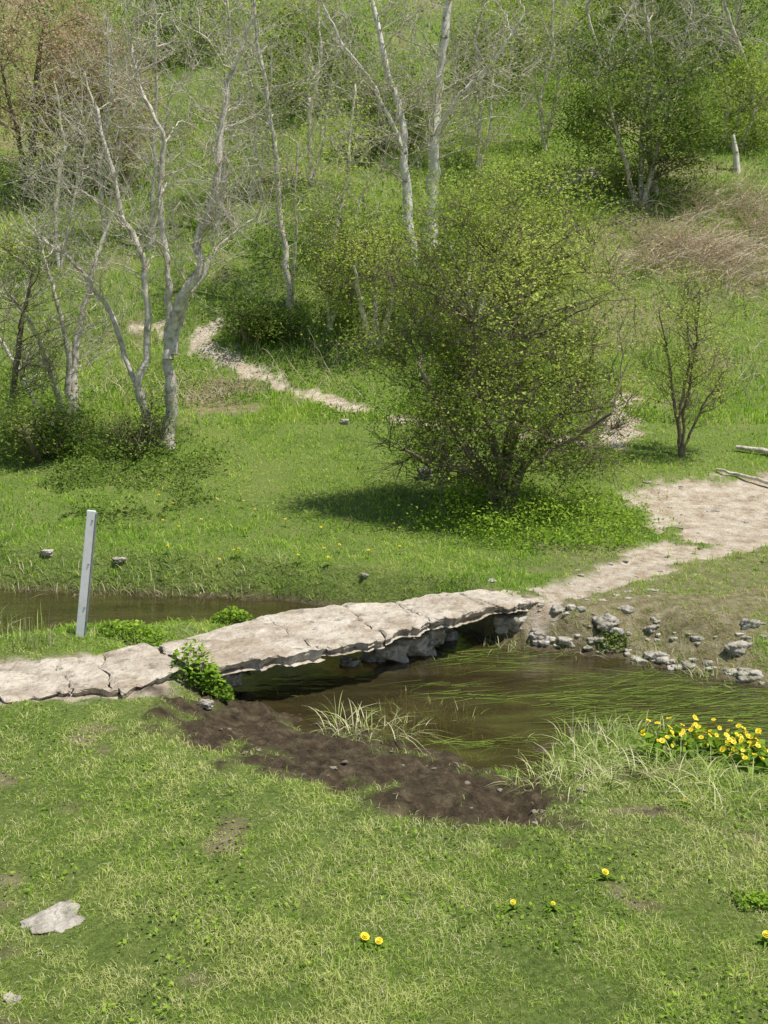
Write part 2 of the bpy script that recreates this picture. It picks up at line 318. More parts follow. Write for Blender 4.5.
def tree(name,label,cat,loc,stems,env,n1=25,n2=120,n3=500,bark=None,leaf=None,nleaf=0,lsize=.04,up=1.2,tw=.006,twl=.35,group=None,spread=.06,tb=.5,wob=.006,gap=-.12,twig=None,gf=3.):
    loc=np.array(loc,float); root=empty(name,tuple(loc),label,cat,group)
    SP=[];SR=[]
    for pts,r0,r1 in stems:
        K=30; c=path_curve(pts,K)-loc; Ln=np.linalg.norm(c[-1]-c[0]); c[1:]+=np.cumsum(rng.normal(size=(K-1,3)),0)*Ln*wob*.6
        r=np.linspace(1,0,K)**.8*(r0-r1)+r1; r=r*(1+.25*rng.random(K)); r[0]*=1.4; r[1]*=1.15; c[0,2]-=.12
        v,q=tubes(c[None],r[None],9); mk('trunk' if len(stems)==1 else 'stem',v,q,mat=bark,parent=root,smooth=True)
        f=np.linspace(0,K-1,K*3); SP.append(np.stack([np.interp(f,range(K),c[:,i]) for i in range(3)],1)[int(K*.5):]); SR.append(np.interp(f,range(K),r)[int(K*.5):])
    SP=np.concatenate(SP); SR=np.concatenate(SR); env=[(np.array(c)-loc,r) for c,r in env]
    VV=[];QQ=[];off=0; allpts=[]
    def add(C,R,sd):
        nonlocal off
        v,q=tubes(C,R,sd); VV.append(v); QQ.append(q+off); off+=len(v)
    for lv,(n,K,sd) in enumerate(((n1,10,5),(n2,7,4))):
        if n==0: continue
        T=sample_env(env,n,.55 if lv==0 else .2); i=attach(T,SP,SR,up); A=SP[i]; L=np.linalg.norm(T-A,axis=1)
        C=bez(A,T,K,.1,.12); r0=np.minimum(SR[i]*.65,.009*L+.005); r1=np.full(n,max(tw*.7,.002))
        r0=np.maximum(r0,r1*1.2); t=np.linspace(0,1,K)[None]; R=r0[:,None]*(1-t)**.9+r1[:,None]*t
        add(C,R,sd); SP=np.concatenate([SP,C[:,2:].reshape(-1,3)]); SR=np.concatenate([SR,R[:,2:].ravel()]); allpts.append((C,R))
    pts=np.concatenate([c[:,2:].reshape(-1,3) for c,_ in allpts]); tg=np.concatenate([np.gradient(c,axis=1)[:,2:].reshape(-1,3) for c,_ in allpts])
    tg/=np.linalg.norm(tg,axis=1,keepdims=True)+1e-9
    tips=pts
    if n3:
        i=rng.integers(0,len(pts),n3); d=tg[i]*.9+rng.normal(size=(n3,3))*.5; d[:,2]+=tb; d/=np.linalg.norm(d,axis=1,keepdims=True)
        L=twl*(.35+rng.random(n3)**2*1.3); C=bez(pts[i],pts[i]+d*L[:,None],4,.05,.08); t=np.linspace(0,1,4)[None]
        add(C,np.repeat(tw*(.8-.5*t),n3,0),3); tips=C[:,1:].reshape(-1,3)
        m=n3; j=rng.integers(0,len(tips),m); d2=rng.normal(size=(m,3)); d2[:,2]+=tb*.6; d2/=np.linalg.norm(d2,axis=1,keepdims=True)
        C2=bez(tips[j],tips[j]+d2*(twl*.5*(.4+rng.random(m)))[:,None],3,.03,.05); add(C2,np.repeat(tw*(.55-.3*np.linspace(0,1,3)[None]),m,0),3)
        tips=np.concatenate([tips,C2[:,1:].reshape(-1,3)])
    mk('branches',np.concatenate(VV),np.concatenate(QQ),mat=twig or bark,parent=root,smooth=True)
    if nleaf:
        i=rng.integers(0,len(tips),nleaf); p=tips[i]+rng.normal(size=(nleaf,3))*spread
        sd_=int(abs(loc[0]*7))%20; k=fbm(p[:,0]+p[:,1],p[:,2]-p[:,1]*.5,gf,3,sd_+3)>gap; p=p[k]
        p=p[p[:,2]>.02]
        sz=lsize*(.5+.9*rng.random(len(p))); v,q=leaves(p,sz)
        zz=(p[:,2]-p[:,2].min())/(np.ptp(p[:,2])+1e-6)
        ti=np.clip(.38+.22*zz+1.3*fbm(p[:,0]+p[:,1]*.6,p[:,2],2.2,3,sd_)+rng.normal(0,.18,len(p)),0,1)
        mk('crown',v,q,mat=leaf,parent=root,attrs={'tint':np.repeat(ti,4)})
    return root
def px_stem(pts,Y,r0,r1,jy=.25):
    n=len(pts); dy=random.uniform(-jy,jy)
    return ([at(a,b,Y+dy*i/(n-1)*2) for i,(a,b) in enumerate(pts)],r0,r1)
def E(px,py,Y,rx,rz,ry=None):
    s=Y/F; return (at(px,py,Y),(rx*s,(ry or rx*.9)*s,rz*s))
g=G(160,448); Yt=g[1]
tree('bare_tree','tall pale leafless tree of several twisting stems on the left bank above the stream','tree',g,[
 px_stem([(168,452),(165,400),(168,360),(176,310),(186,270),(198,215),(210,150),(216,80),(235,10)],Yt,.076,.014,.3),
 px_stem([(156,452),(142,400),(150,345),(152,310),(152,265),(138,210),(128,150),(105,80)],Yt,.05,.011,.5),
 px_stem([(150,450),(136,395),(118,350),(108,310),(85,270),(50,238)],Yt,.042,.01,.5),
 px_stem([(174,345),(190,290),(220,250),(262,212)],Yt,.032,.009),
 px_stem([(168,350),(176,290),(174,200),(180,140),(160,80),(150,20)],Yt,.042,.01,.5)],
 [E(165,150,Yt,105,150),E(80,220,Yt,60,70),E(215,200,Yt,50,70)],60,300,1000,M_pale,M_haw,1500,.035,1.0,.0045,.42,wob=.009)
g=G(72,428); Yt=g[1]
tree('bare_tree','low leafless tree with spreading grey stems at the left edge of the wood','tree',g,[
 px_stem([(75,432),(72,370),(80,320),(92,250),(108,195)],Yt,.055,.013),px_stem([(66,432),(50,370),(30,320),(0,285)],Yt,.045,.011,.5),
 px_stem([(70,430),(68,360),(52,300),(38,235)],Yt,.045,.011,.5),px_stem([(60,432),(30,395),(0,345),(-30,320)],Yt,.036,.01,.5)],
 [E(50,300,Yt,85,100)],40,200,650,M_pale,M_haw,3000,.035,1.0,.0043,.4)
g=G(-5,440); Yt=g[1]
tree('bare_tree','leafless shrubby tree half cut off by the left edge of the view','tree',g,[
 px_stem([(5,445),(12,380),(20,320),(30,270)],Yt,.05,.012),px_stem([(-10,445),(-15,380),(-30,300)],Yt,.05,.012)],
 [E(5,320,Yt,70,90)],18,90,300,M_bark,M_haw,3500,.04,1.0,.0055,.4)
for (bx,by,cx,cy,rx,rz,lab) in [(30,200,40,70,85,75,'bushy tree with withered brown leaves in the upper left corner'),(95,190,100,110,50,75,'smaller brown leaved tree just right of the one in the upper left corner')]:
    g=G(bx,by); Yt=g[1]; tree('brown_leaved_tree',lab,'tree',g,[px_stem([(bx,by+5),(bx+5,(by+cy)/2),(cx,cy),(cx+10,cy-rz*.8)],Yt,.1,.02),px_stem([(bx+3,by+5),(bx-15,(by+cy)/2),(cx-rx*.5,cy)],Yt,.07,.02)],
      [E(cx,cy,Yt,rx,rz)],30,150,500,M_bark,M_brown,20000,.06,.8,.008,.6,spread=.2,gap=-.25)
for (pts,r,ex,ey,rx,rz,nl,lab) in [
  ([(290,305),(284,230),(276,150),(264,60),(262,-20)],.058,275,110,55,140,3500,'slim pale bare tree above the dirt path with a few green leaves'),
  ([(215,230),(222,150),(232,60),(228,-20)],.05,228,80,50,120,2500,'slim grey bare tree high on the slope behind the twisting pale tree'),
  ([(330,330),(338,250),(350,180),(352,90)],.032,342,210,40,100,5500,'thin young tree with small fresh leaves left of the birches'),
  ([(150,250),(152,170),(148,100),(155,10)],.045,150,90,55,110,1800,'thin grey tree behind the left stems of the twisting pale tree'),
  ([(105,240),(100,170),(112,100),(108,20)],.045,106,110,40,90,1500,'thin bare tree in front of the smaller brown leaved tree'),
  ([(252,200),(256,130),(250,60),(258,-30)],.045,254,70,40,100,2500,'pale pole-like tree just left of the slim tree above the dirt path'),
  ([(312,190),(308,120),(318,50),(312,-30)],.045,312,70,40,90,4500,'thin upright tree on the slope between the path tree and the birches'),
  ([(478,170),(482,110),(474,50),(486,-30)],.045,480,60,40,90,4500,'thin grey tree a little right of the thick birch'),
  ([(545,150),(540,100),(552,40),(548,-30)],.045,545,50,40,80,5000,'slender leafy tree on the slope above the small bare patch of path'),
  ([(60,270),(54,210),(62,150),(50,90)],.045,55,160,45,80,1500,'thin pale tree in front of the large brown leaved tree')]:
    g=G(*pts[0]); Yt=g[1]; tree('slim_tree',lab,'tree',g,[px_stem(pts,Yt,r,.016),px_stem([pts[0],((pts[0][0]+pts[1][0])/2+8,(pts[0][1]+pts[1][1])/2),(pts[2][0]+22,pts[2][1]-10)],Yt,r*.6,.013)],[E(ex,ey,Yt,rx,rz)],26,120,380,M_pale,M_haw,nl,.05,1.2,.0056,.5,spread=.12)
g=G(431,246); Yt=g[1]
tree('birch_tree','thick white trunked birch standing right of its slimmer neighbour','tree',g,[px_stem([(430,250),(432,180),(438,90),(450,20),(455,-70)],Yt,.12,.035),px_stem([(436,130),(455,95),(490,60),(520,10)],Yt,.036,.013)],
 [E(450,30,Yt,90,110),E(490,90,Yt,60,50)],40,190,620,M_birch,M_haw,2200,.05,1.0,.0065,.6,twig=M_pale)
g=G(413,266); Yt=g[1]
tree('birch_tree','slimmer white birch leaning left beside the thick birch','tree',g,[px_stem([(414,270),(405,200),(398,130),(384,50),(360,-40)],Yt,.09,.022),px_stem([(400,140),(378,90),(345,50),(320,0)],Yt,.036,.013)],
 [E(365,50,Yt,75,100),E(390,120,Yt,60,60)],36,180,560,M_birch,M_haw,2500,.05,1.0,.0065,.6,twig=M_pale)
g=G(502,514); Yt=g[1]
tree('hawthorn_tree','dense round hawthorn in fresh green leaf beside the path in the centre of the picture','tree',g,[
 px_stem([(500,518),(502,480),(515,430),(527,390),(520,320),(500,250)],Yt,.075,.02,.2),px_stem([(508,518),(512,480),(550,420),(585,370)],Yt,.05,.015,.5),
 px_stem([(496,518),(490,475),(455,420),(425,360)],Yt,.05,.015,.5),px_stem([(503,518),(500,470),(480,400),(470,320)],Yt,.045,.012,.7),px_stem([(505,500),(530,460),(575,440),(610,415)],Yt,.035,.012,.6),px_stem([(499,500),(470,470),(430,465),(400,450)],Yt,.03,.012,.6)],
 [E(505,330,Yt,88,90),E(415,435,Yt,48,34),E(600,405,Yt,44,40),E(505,415,Yt,105,62),E(420,275,Yt,48,30),E(560,255,Yt,52,44),E(385,350,Yt,34,24),E(490,215,Yt,46,26),E(610,325,Yt,36,34),E(455,470,Yt,66,20),E(565,462,Yt,60,20),E(435,350,Yt,55,48),E(620,280,Yt,22,18),E(455,235,Yt,30,20)],110,640,3600,M_bark,M_haw,60000,.036,.6,.004,.44,spread=.065,tb=.2,gap=-.09,gf=2.6)
for (bx,by,env,nl,ls,mat,lab,nm) in [
  (470,330,[(470,230,70,60),(520,215,60,50),(560,240,55,50)],16000,.05,M_haw,'pale green bush on the slope directly behind the central hawthorn','hawthorn_bush'),
  (375,345,[(375,280,50,50),(345,265,35,40)],12000,.045,M_haw,'feathery green bush left of the central hawthorn above the path','hawthorn_bush'),
  (640,200,[(640,120,75,85),(600,90,45,60),(685,130,40,50)],28000,.065,M_dark,'large dark green bush with grey stems high on the right slope','hillside_bush'),
  (255,345,[(250,322,30,18),(282,328,25,15)],7000,.05,M_dark,'small dark bush beside the bend of the hill path','hillside_bush'),
  (310,110,[(310,60,60,55)],12000,.08,M_dark,'green bush at the top of the slope left of the birches','hillside_bush'),
  (560,60,[(560,15,60,60)],13000,.085,M_haw,'green tree at the top edge right of the birches','hillside_tree'),
  (720,70,[(720,10,60,60)],13000,.085,M_dark,'green tree in the upper right corner','hillside_tree'),
  (190,60,[(190,20,55,50)],9000,.085,M_dark,'dark bush at the top edge behind the pale leafless tree','hillside_bush'),
  (500,90,[(490,60,45,40)],9000,.08,M_dark,'low dark bush on the upper slope right of the thick birch','hillside_bush'),
  (640,70,[(640,20,50,60)],12000,.085,M_dark,'tall green bush behind the large bush on the right slope','hillside_bush'),
  (400,150,[(395,120,50,35)],9000,.07,M_dark,'dark low bush between and behind the two birches','hillside_bush'),
  (45,460,[(40,432,50,22)],7500,.045,M_dark,'low leafy scrub at the foot of the left hand trees','hillside_bush'),
  (138,455,[(130,440,24,16),(152,425,14,26)],2600,.04,M_dark,'dark ivy-like scrub round the base of the pale leafless tree','hillside_bush'),
  (735,150,[(745,110,45,50)],10000,.07,M_haw,'light green bush near the right edge of the upper slope','hillside_bush')]:
    g=G(bx,by); Yt=g[1]; s0=[px_stem([(bx+k*4,by+4),(bx+k*10,(by*2+env[0][1])/3),(env[0][0]+k*env[0][2]*.4,env[0][1]-env[0][3]*.3)],Yt,.04 if env[0][3]<30 else .06,.015,.4) for k in (-1,0,1)]
    sml=env[0][3]<30
    tree(nm,lab,'bush' if 'bush' in nm else 'tree',g,s0,[E(a,b,Yt,c,d) for a,b,c,d in env],18 if sml else 36,80 if sml else 150,250 if sml else 450,M_bark if sml else M_pale,mat,nl,ls,.9,.0045 if sml else .006,.3 if sml else .5,spread=.1 if sml else .18,twig=M_bark,gap=-.3 if sml else -.14,gf=3. if sml else 1.8)
g=G(681,458); Yt=g[1]
tree('sapling','small thin sapling with sparse new leaves beside the path on the right','tree',g,[px_stem([(681,460),(678,420),(670,370),(660,310)],Yt,.024,.006),px_stem([(682,460),(684,410),(695,350),(700,290)],Yt,.02,.006),px_stem([(680,460),(676,410),(684,360),(682,280)],Yt,.02,.006),px_stem([(683,450),(705,405),(728,370)],Yt,.016,.005)],
 [E(684,350,Yt,46,75),E(700,390,Yt,35,40)],30,140,600,M_bark,M_haw,7500,.033,1.6,.0035,.3)
for (pts,lab) in [([(655,190),(648,120),(655,60),(650,0)],'bare grey tree rising out of the large bush on the right slope'),([(755,140),(752,80),(735,30),(720,-20)],'bare branched tree beside the right edge of the upper slope'),([(590,110),(600,60),(590,10),(610,-30)],'bare slender tree on the crest left of the large right hand bush')]:
    g=G(*pts[0]); Yt=g[1]; tree('slim_tree',lab,'tree',g,[px_stem(pts,Yt,.07,.02),px_stem([pts[1],(pts[1][0]+30,pts[1][1]-50),(pts[1][0]+45,pts[1][1]-100)],Yt,.04,.015)],[E(pts[2][0],pts[2][1],Yt,60,80)],24,110,340,M_pale,None,0,.05,1.1,.007,.6)
# ---------------------------------------------------------------- undergrowth stuff
def scatter(N,poly=None,d0=14,d1=40,thr=.0,f=.6,seed=0,soft=0):
    if poly is not None:
        p=np.array(poly); x=rng.uniform(p[:,0].min()-1*soft,p[:,0].max()+soft,N*3); y=rng.uniform(p[:,1].min()-soft,p[:,1].max()+soft,N*3); k=sdp(x,y,poly)+soft*fbm(x,y,1.3,3,seed+9)*2+soft*rng.normal(0,.25,len(x))<.0; x=x[k][:N]; y=y[k][:N]
    else:
        d=np.exp(rng.uniform(math.log(d0),math.log(d1),N)); x=rng.uniform(-.58,.58,N)*(d+1); y=d
    n=fbm(x,y,f,3,seed); k=n>thr; x,y,n=x[k],y[k],n[k]; z,sw,mm,pm=height(x,y,True); k=(pm<.2)&(sw>.1); return x[k],y[k],z[k],n[k]-thr
x,y,z,n=scatter(240000,None,14,42,.03,.45,61)
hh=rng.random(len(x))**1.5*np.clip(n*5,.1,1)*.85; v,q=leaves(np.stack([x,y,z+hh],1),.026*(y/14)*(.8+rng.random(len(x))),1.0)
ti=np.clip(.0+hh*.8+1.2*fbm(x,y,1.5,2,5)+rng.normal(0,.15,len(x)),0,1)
tag(mk('undergrowth',v,q,mat=M_lush,attrs={'tint':np.repeat(ti,4)}),'leafy low undergrowth spreading over the slope','undergrowth',kind='stuff')
def stems_stuff(name,label,cat,x,y,z,Lm,r,mat,flat=.5):
    n=len(x); a=rng.uniform(0,6.28,n); L=Lm*(.3+1.2*rng.random(n)**1.5); A=np.stack([x,y,z-.02],1); B=A+np.stack([np.cos(a)*L*flat,np.sin(a)*L*flat,L*(.1+.6*rng.random(n))],1)
    C=bez(A,B,5,.25,.15); v,q=tubes(C,np.tile(r*(1-.6*np.linspace(0,1,5)),(n,1)),3); return tag(mk(name,v,q,mat=mat),label,cat,kind='stuff')
x,y,z,n=scatter(5500,DRY,thr=-.09,f=.9,seed=12,soft=1.6); stems_stuff('bramble_thicket','tangle of dry tan bramble stems on the right slope','brambles',x,y,z,.65,.007,M_twig,1.1)
x,y,z,n=scatter(11000,None,15,42,.02,.5,64); stems_stuff('dry_stems','thin dry stalks standing among the undergrowth','dry stalks',x,y,z,.7,.006,M_twig,.4)
HB=gg([(385,500),(440,485),(540,490),(620,505),(650,535),(600,555),(520,556),(450,540),(380,528)])
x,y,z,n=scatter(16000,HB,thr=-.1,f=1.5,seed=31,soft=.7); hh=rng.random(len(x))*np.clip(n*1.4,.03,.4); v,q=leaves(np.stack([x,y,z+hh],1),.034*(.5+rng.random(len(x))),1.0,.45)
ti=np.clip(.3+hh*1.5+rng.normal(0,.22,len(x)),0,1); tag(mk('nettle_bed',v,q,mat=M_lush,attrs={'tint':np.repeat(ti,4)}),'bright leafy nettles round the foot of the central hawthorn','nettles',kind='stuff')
HB=gg([(0,480),(30,430),(150,440),(210,450),(200,500),(130,520),(40,520)])
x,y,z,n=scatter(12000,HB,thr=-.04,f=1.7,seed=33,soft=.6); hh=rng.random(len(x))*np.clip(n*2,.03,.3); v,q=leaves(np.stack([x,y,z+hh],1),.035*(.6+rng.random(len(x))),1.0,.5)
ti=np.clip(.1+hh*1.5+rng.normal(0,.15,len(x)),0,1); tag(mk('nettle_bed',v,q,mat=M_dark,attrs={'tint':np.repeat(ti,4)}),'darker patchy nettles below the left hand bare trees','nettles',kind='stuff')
d=np.exp(rng.uniform(math.log(2.2),math.log(6.5),16000)); x=rng.uniform(-.55,.55,16000)*(d+.5); zz,sw,mm,pm=height(x,d,True); k=(mm<.3)&(pm<.4)&(sw>.05)&(fbm(x,d,3,3,71)>.0); x=x[k];y=d[k];zz=zz[k]
v,q=leaves(np.stack([x,y,zz+.008+.016*rng.random(len(x))],1),.016*(.5+rng.random(len(x))),2.5,.6)
tag(mk('clover',v,q,mat=M_lush,attrs={'tint':np.repeat(rng.random(len(x))*.8,4)}),'small clover and weed leaves among the foreground grass','clover',kind='stuff')
# ---------------------------------------------------------------- stones
def rock(name,loc,size,seed,mat=None,parent=None,rot=None,tilt=0,sub=4):
    bm=bmesh.new(); bmesh.ops.create_icosphere(bm,subdivisions=sub,radius=1)
    o=Vector((seed*3.1,seed*1.7,seed*.9))
    for v in bm.verts:
        c=v.co.copy(); n=noise.noise(c*1.1+o)*.5+noise.noise(c*2.7+o)*.25+noise.noise(c*6+o)*.12+noise.noise(c*13+o)*.06
        m=max(abs(c.x),abs(c.y),abs(c.z)); v.co=c*(.5+.5/m*.8)*(1+n)
    me=bpy.data.meshes.new(name); bm.to_mesh(me); bm.free(); me.materials.append(mat or M_rock)
    for p in me.polygons: p.use_smooth=True
    ob=bpy.data.objects.new(name,me); COL.objects.link(ob); ob.location=loc; ob.scale=size; ob.rotation_euler=(tilt,tilt*.7,rot if rot is not None else seed*1.3)
    if parent: ob.parent=parent
    return ob
def ground_rock(px,py,s,label,seed,group=None,flat=.5,sink=.3,sub=4,mat=None):
    g=GW(px,py); z=g[2]; r=s/2*math.hypot(g[0],g[1],H-z)/F
    return tag(rock('stone',(g[0],g[1],z+r*flat*sink),(r,r*.75,r*flat),seed,rot=random.uniform(-.6,.6),sub=sub,mat=mat),label,'stone',group)
singles=[(50,925,60,'flat half buried grey stone in the grass at the lower left',.22,-.35),(12,1003,15,'small pale stone at the bottom left corner',.5,.0),(207,710,15,'pale stone lying in the grass below the left end of the bridge',.6,.3),
 (365,580,8,'small white stone on the grass behind the middle of the bridge',.6,.1),(47,557,13,'pale stone on the far grass left of the white post',.5,-.1),(120,563,15,'flat stone on the far grass right of the white post',.4,-.1),
 (492,582,9,'small grey stone just behind the far end of the bridge',.6,.1),(605,626,26,'big grey block in the far bank of the pond',.6,.0),(737,652,24,'white topped stone near the right end of the far pond bank',.6,.0),(750,626,18,'square pale stone above the pond at the right edge',.7,.0),
 (345,424,9,'tiny white stone on the grass below the hill path',.8,.3),(425,480,14,'pale upright stone under the left side of the hawthorn',1.2,.5),(652,630,14,'grey stone beside the big block in the far pond bank',.5,.0),(582,793,10,'wet grey stone at the right tip of the mud',.5,.1)]
for i,(a,b,s,l,f,sk_) in enumerate(singles): ground_rock(a,b,s,l,i+1,flat=f,sink=sk_)
for i in range(96):
    a=random.uniform(530,790); t=(a-545)/223; b=(652+t*40-random.uniform(6,18)) if i%3 else 606+t*34+random.uniform(-14,20); ground_rock(a,b,random.choice((4,6,8,11,16)),'small pale stone scattered along the far bank of the pond',40+i,'small stones along the far bank of the pond',.5,-.15,3)
for i in range(44):
    k=i%2; ground_rock(random.uniform(640,770) if k else random.uniform(570,700),random.uniform(480,545) if k else random.uniform(560,602),random.uniform(3,9),'small loose stone lying on or beside the dirt path at the right',130+i,'loose stones on the wide dirt path',.35,-.15,3)
for i in range(20):
    a=random.uniform(220,570); ground_rock(a,735+(a-250)*.22+random.uniform(-15,30),random.uniform(3,8),'small stone pressed into the dark mud',180+i,'small stones in the mud',.5,-.1,3,M_wet)
# ---------------------------------------------------------------- bridge
br=empty('stone_footbridge',(*P(300,640,0.),0),'low footbridge of worn pale stone slabs crossing the stream','bridge'); BO=np.array(br.location)
def slab(corners,zt,th,seed,label=None):
    c=[np.array(P(a,b,z)+(z,)) for (a,b),z in zip(corners,zt)]
    L=np.linalg.norm(c[1]-c[0]); Wd=np.linalg.norm(c[3]-c[0]); nu=max(12,int(L/.016)); nv=max(10,int(Wd/.016))
    u=np.linspace(0,1,nu)[None,:,None]; v=np.linspace(0,1,nv)[:,None,None]
    G_=(c[0]*(1-u)+c[1]*u)*(1-v)+(c[3]*(1-u)+c[2]*u)*v
    x,y=G_[...,0].copy(),G_[...,1].copy(); cen=G_.mean((0,1))
    ed=np.minimum(np.minimum(u,1-u)[...,0]*L,np.minimum(v,1-v)[...,0]*Wd)
    fall=np.exp(-ed/.05)
    G_[...,0]+=fall*fbm(x,y,5,4,31)*.12; G_[...,1]+=fall*(fbm(x,y,5,4,33)*.22+fbm(x,y,18,3,34)*.09)
    top=G_.copy(); top[...,2]+=.022*fbm(x,y,2.2,3,31)+.022*fbm(x,y,11,4,seed+6)-.012*np.exp(-ed/.012)-.04*np.maximum(0,fbm(x,y,4,3,seed+8)-.1)
    bot=G_.copy(); bot[...,2]-=th+.05*fbm(x,y,4,2,seed+9)
    I=np.arange(nu*nv).reshape(nv,nu); loop=np.concatenate([I[0,:-1],I[:-1,-1],I[-1,::-1][:-1],I[::-1,0][:-1]])
    T=top.reshape(-1,3); B=bot.reshape(-1,3); rows=[]; K=6
    for k in range(1,K):
        t=k/K; p=T[loop]*(1-t)+B[loop]*t; d=p[:,:2]-cen[:2]; d/=np.linalg.norm(d,axis=1,keepdims=True); s=np.arange(len(loop))*.016
        p[:,:2]+=d*(.07*fbm(s,np.full(len(s),k*.05),9,4,seed+12)-.004-.035*t)[:,None]; rows.append(p)
    V=np.concatenate([T,B]+rows)-BO; n0=nu*nv
    q=[np.stack([I[:-1,:-1],I[1:,:-1],I[1:,1:],I[:-1,1:]],-1).reshape(-1,4)]; q.append(q[0][:,::-1]+n0)
    rings=[loop]+[2*n0+k*len(loop)+np.arange(len(loop)) for k in range(K-1)]+[loop+n0]
    for a,b in zip(rings[:-1],rings[1:]): q.append(np.stack([a,np.roll(a,-1),np.roll(b,-1),b],-1))
    o=mk('slab',V,np.concatenate(q),mat=M_slab,parent=br,smooth=False)
    if label:o['label']=label
slab([(-60,664),(60,657),(66,692),(-60,702)],(.01,.015,.015,.01),.08,3)
slab([(61,657),(103,652),(113,693),(67,692)],(.015,.02,.02,.015),.08,4)
slab([(104,650),(150,643),(186,668),(116,696)],(.02,.025,.02,.02),.07,5)
slab([(156,646),(262,613),(322,651),(196,668)],(.01,.015,.02,.01),.07,7)
slab([(262,613),(338,604),(384,635),(322.5,650.5)],(.015,.015,.02,.02),.065,9)
slab([(338,604),(395,600.5),(430,621),(384.5,634.5)],(.015,.015,.02,.02),.065,11)
slab([(395.5,600.5),(450,591),(500,606),(430.5,620.5)],(.015,.015,.015,.02),.07,13)
slab([(450,591),(538,587),(552,598),(500,605.5)],(.015,.005,.0,.015),.06,15)
for i,(a,b,z,sx,sy,sz) in enumerate([(212,680,-.17,.13,.13,.09),(228,678,-.18,.1,.12,.08),(200,672,-.11,.12,.12,.09),
   (392,650,-.24,.17,.14,.08),(412,644,-.22,.15,.15,.09),(375,656,-.28,.12,.1,.06),(430,636,-.22,.14,.13,.09),(400,636,-.21,.2,.18,.1),(448,634,-.27,.1,.1,.06),(425,650,-.28,.1,.1,.05),(350,662,-.29,.09,.08,.04),
   (510,624,-.18,.13,.14,.09),(528,614,-.14,.14,.14,.08),(520,628,-.22,.13,.12,.07),(545,616,-.14,.12,.12,.06),(530,636,-.26,.1,.1,.05)]):
    x,y=P(a,b,z); o=rock('pier_stone',(x-BO[0],y-BO[1],z-BO[2]),(sx*.8,sy*.9,sz*.85),200+i,parent=br)
# ---------------------------------------------------------------- post
g=GW(80,637); z0=g[2]; top=at(91,511,g[1]); Lp=math.hypot(top[2]-z0,top[0]-g[0])
post=empty('marker_post',(g[0],g[1],z0),'leaning white painted wooden post standing on the grass at the stream edge','post')
def boxpart(name,x0,x1,y0,y1,zl,zh,mat,bev=.003,par=post):
    bm=bmesh.new(); bmesh.ops.create_cube(bm,size=1)
    for v in bm.verts: v.co=Vector(((x0+x1)/2+v.co.x*(x1-x0),(y0+y1)/2+v.co.y*(y1-y0),(zl+zh)/2+v.co.z*(zh-zl)))
    bmesh.ops.bevel(bm,geom=bm.edges[:],offset=bev,segments=2,affect='EDGES')
    me=bpy.data.meshes.new(name); bm.to_mesh(me); bm.free(); me.materials.append(mat); o=bpy.data.objects.new(name,me); COL.objects.link(o); o.parent=par; return o
boxpart('shaft',-.028,.028,-.018,.018,-.15,Lp,M_post)
boxpart('metal_strip',.03,.038,-.02,.02,-.05,Lp-.01,M_metal,.002)
for k,zz in enumerate((.2,.5,.8)): boxpart('bolt',.008,.02,-.024,-.019,zz,zz+.012,M_metal,.002)
post.rotation_euler=(0,math.atan2(top[0]-g[0],top[2]-z0),math.radians(8))
# ---------------------------------------------------------------- sedges, reeds, flowers
def sedge(px,py,n,h,rad,label,lean=.7,dryp=.3,group=None,wd=.006):
    g=GW(px,py); x0,y0=(g[0],g[1]) if g[2]>WL-.01 else P(px,py,WL); a=rng.uniform(0,6.28,n); r=rad*np.sqrt(rng.random(n)); z0=max(hz(x0,y0),WL-.05)
    pos=np.stack([np.cos(a)*r,np.sin(a)*r*.7,np.zeros(n)],1); zg=height(x0+pos[:,0],y0+pos[:,1]); pos[:,2]=np.maximum(zg,WL-.1)-z0-.02
    hh=h*(.35+.85*rng.random(n)); le=np.clip(rng.normal(lean,.35,n),.1,1.5); v,q=arcs(pos,hh,wd*(.5+.6*rng.random(n)),le,6,a+rng.normal(0,1.1,n))
    ti=np.clip(rng.normal(.4,.16,n),0,.75); dd=rng.random(n)<dryp; ti[dd]=rng.uniform(.75,1,dd.sum())
    o=mk('sedge_clump',v,q,mat=M_sedge,attrs={'tint':np.repeat(ti,12)}); o.location=(x0,y0,z0); return tag(o,label,'sedge',group)
sedge(372,732,230,.22,.3,'straw coloured sedge clump growing in the pond beside the mud',.8,dryp=.55)
sedge(425,716,200,.2,.3,'greener sedge clump right of the straw coloured one in the pond',.8,dryp=.35)
sedge(405,698,120,.15,.25,'low sedge tuft in open water behind the straw coloured clump',.8,dryp=.45)
sedge(480,738,140,.12,.28,'sprawling low sedge tuft in the pond nearest the right end of the mud',1.1,dryp=.3)
sedge(455,700,90,.1,.28,'low green sedge patch in the water between the bridge pier and the mud',1.1,dryp=.2)
sedge(295,690,60,.14,.15,'small sedge tuft in the water under the front of the bridge',dryp=.3)
sedge(440,657,110,.16,.24,'sedge tuft at the foot of the bridge pier stones',dryp=.4)
sedge(495,652,100,.13,.24,'small sedge tuft in the water below the right end of the bridge',dryp=.4)
sedge(600,768,260,.2,.36,'tall green sedge clump on the near bank below the pond',.9,dryp=.3)
sedge(560,786,140,.16,.25,'sedge clump at the right tip of the mud',.9,dryp=.35)
sedge(660,778,220,.18,.35,'sedge clump left of and below the yellow marigolds',.9,dryp=.3)
sedge(740,800,220,.18,.35,'sedge clump in front of the yellow marigolds at the right edge',.9,dryp=.25)
sedge(590,742,120,.2,.2,'upright sedge tuft standing at the near water edge',.5,dryp=.4)
sedge(640,735,120,.15,.28,'sedge tuft in the shallows just left of the yellow marigolds',.8,dryp=.3)
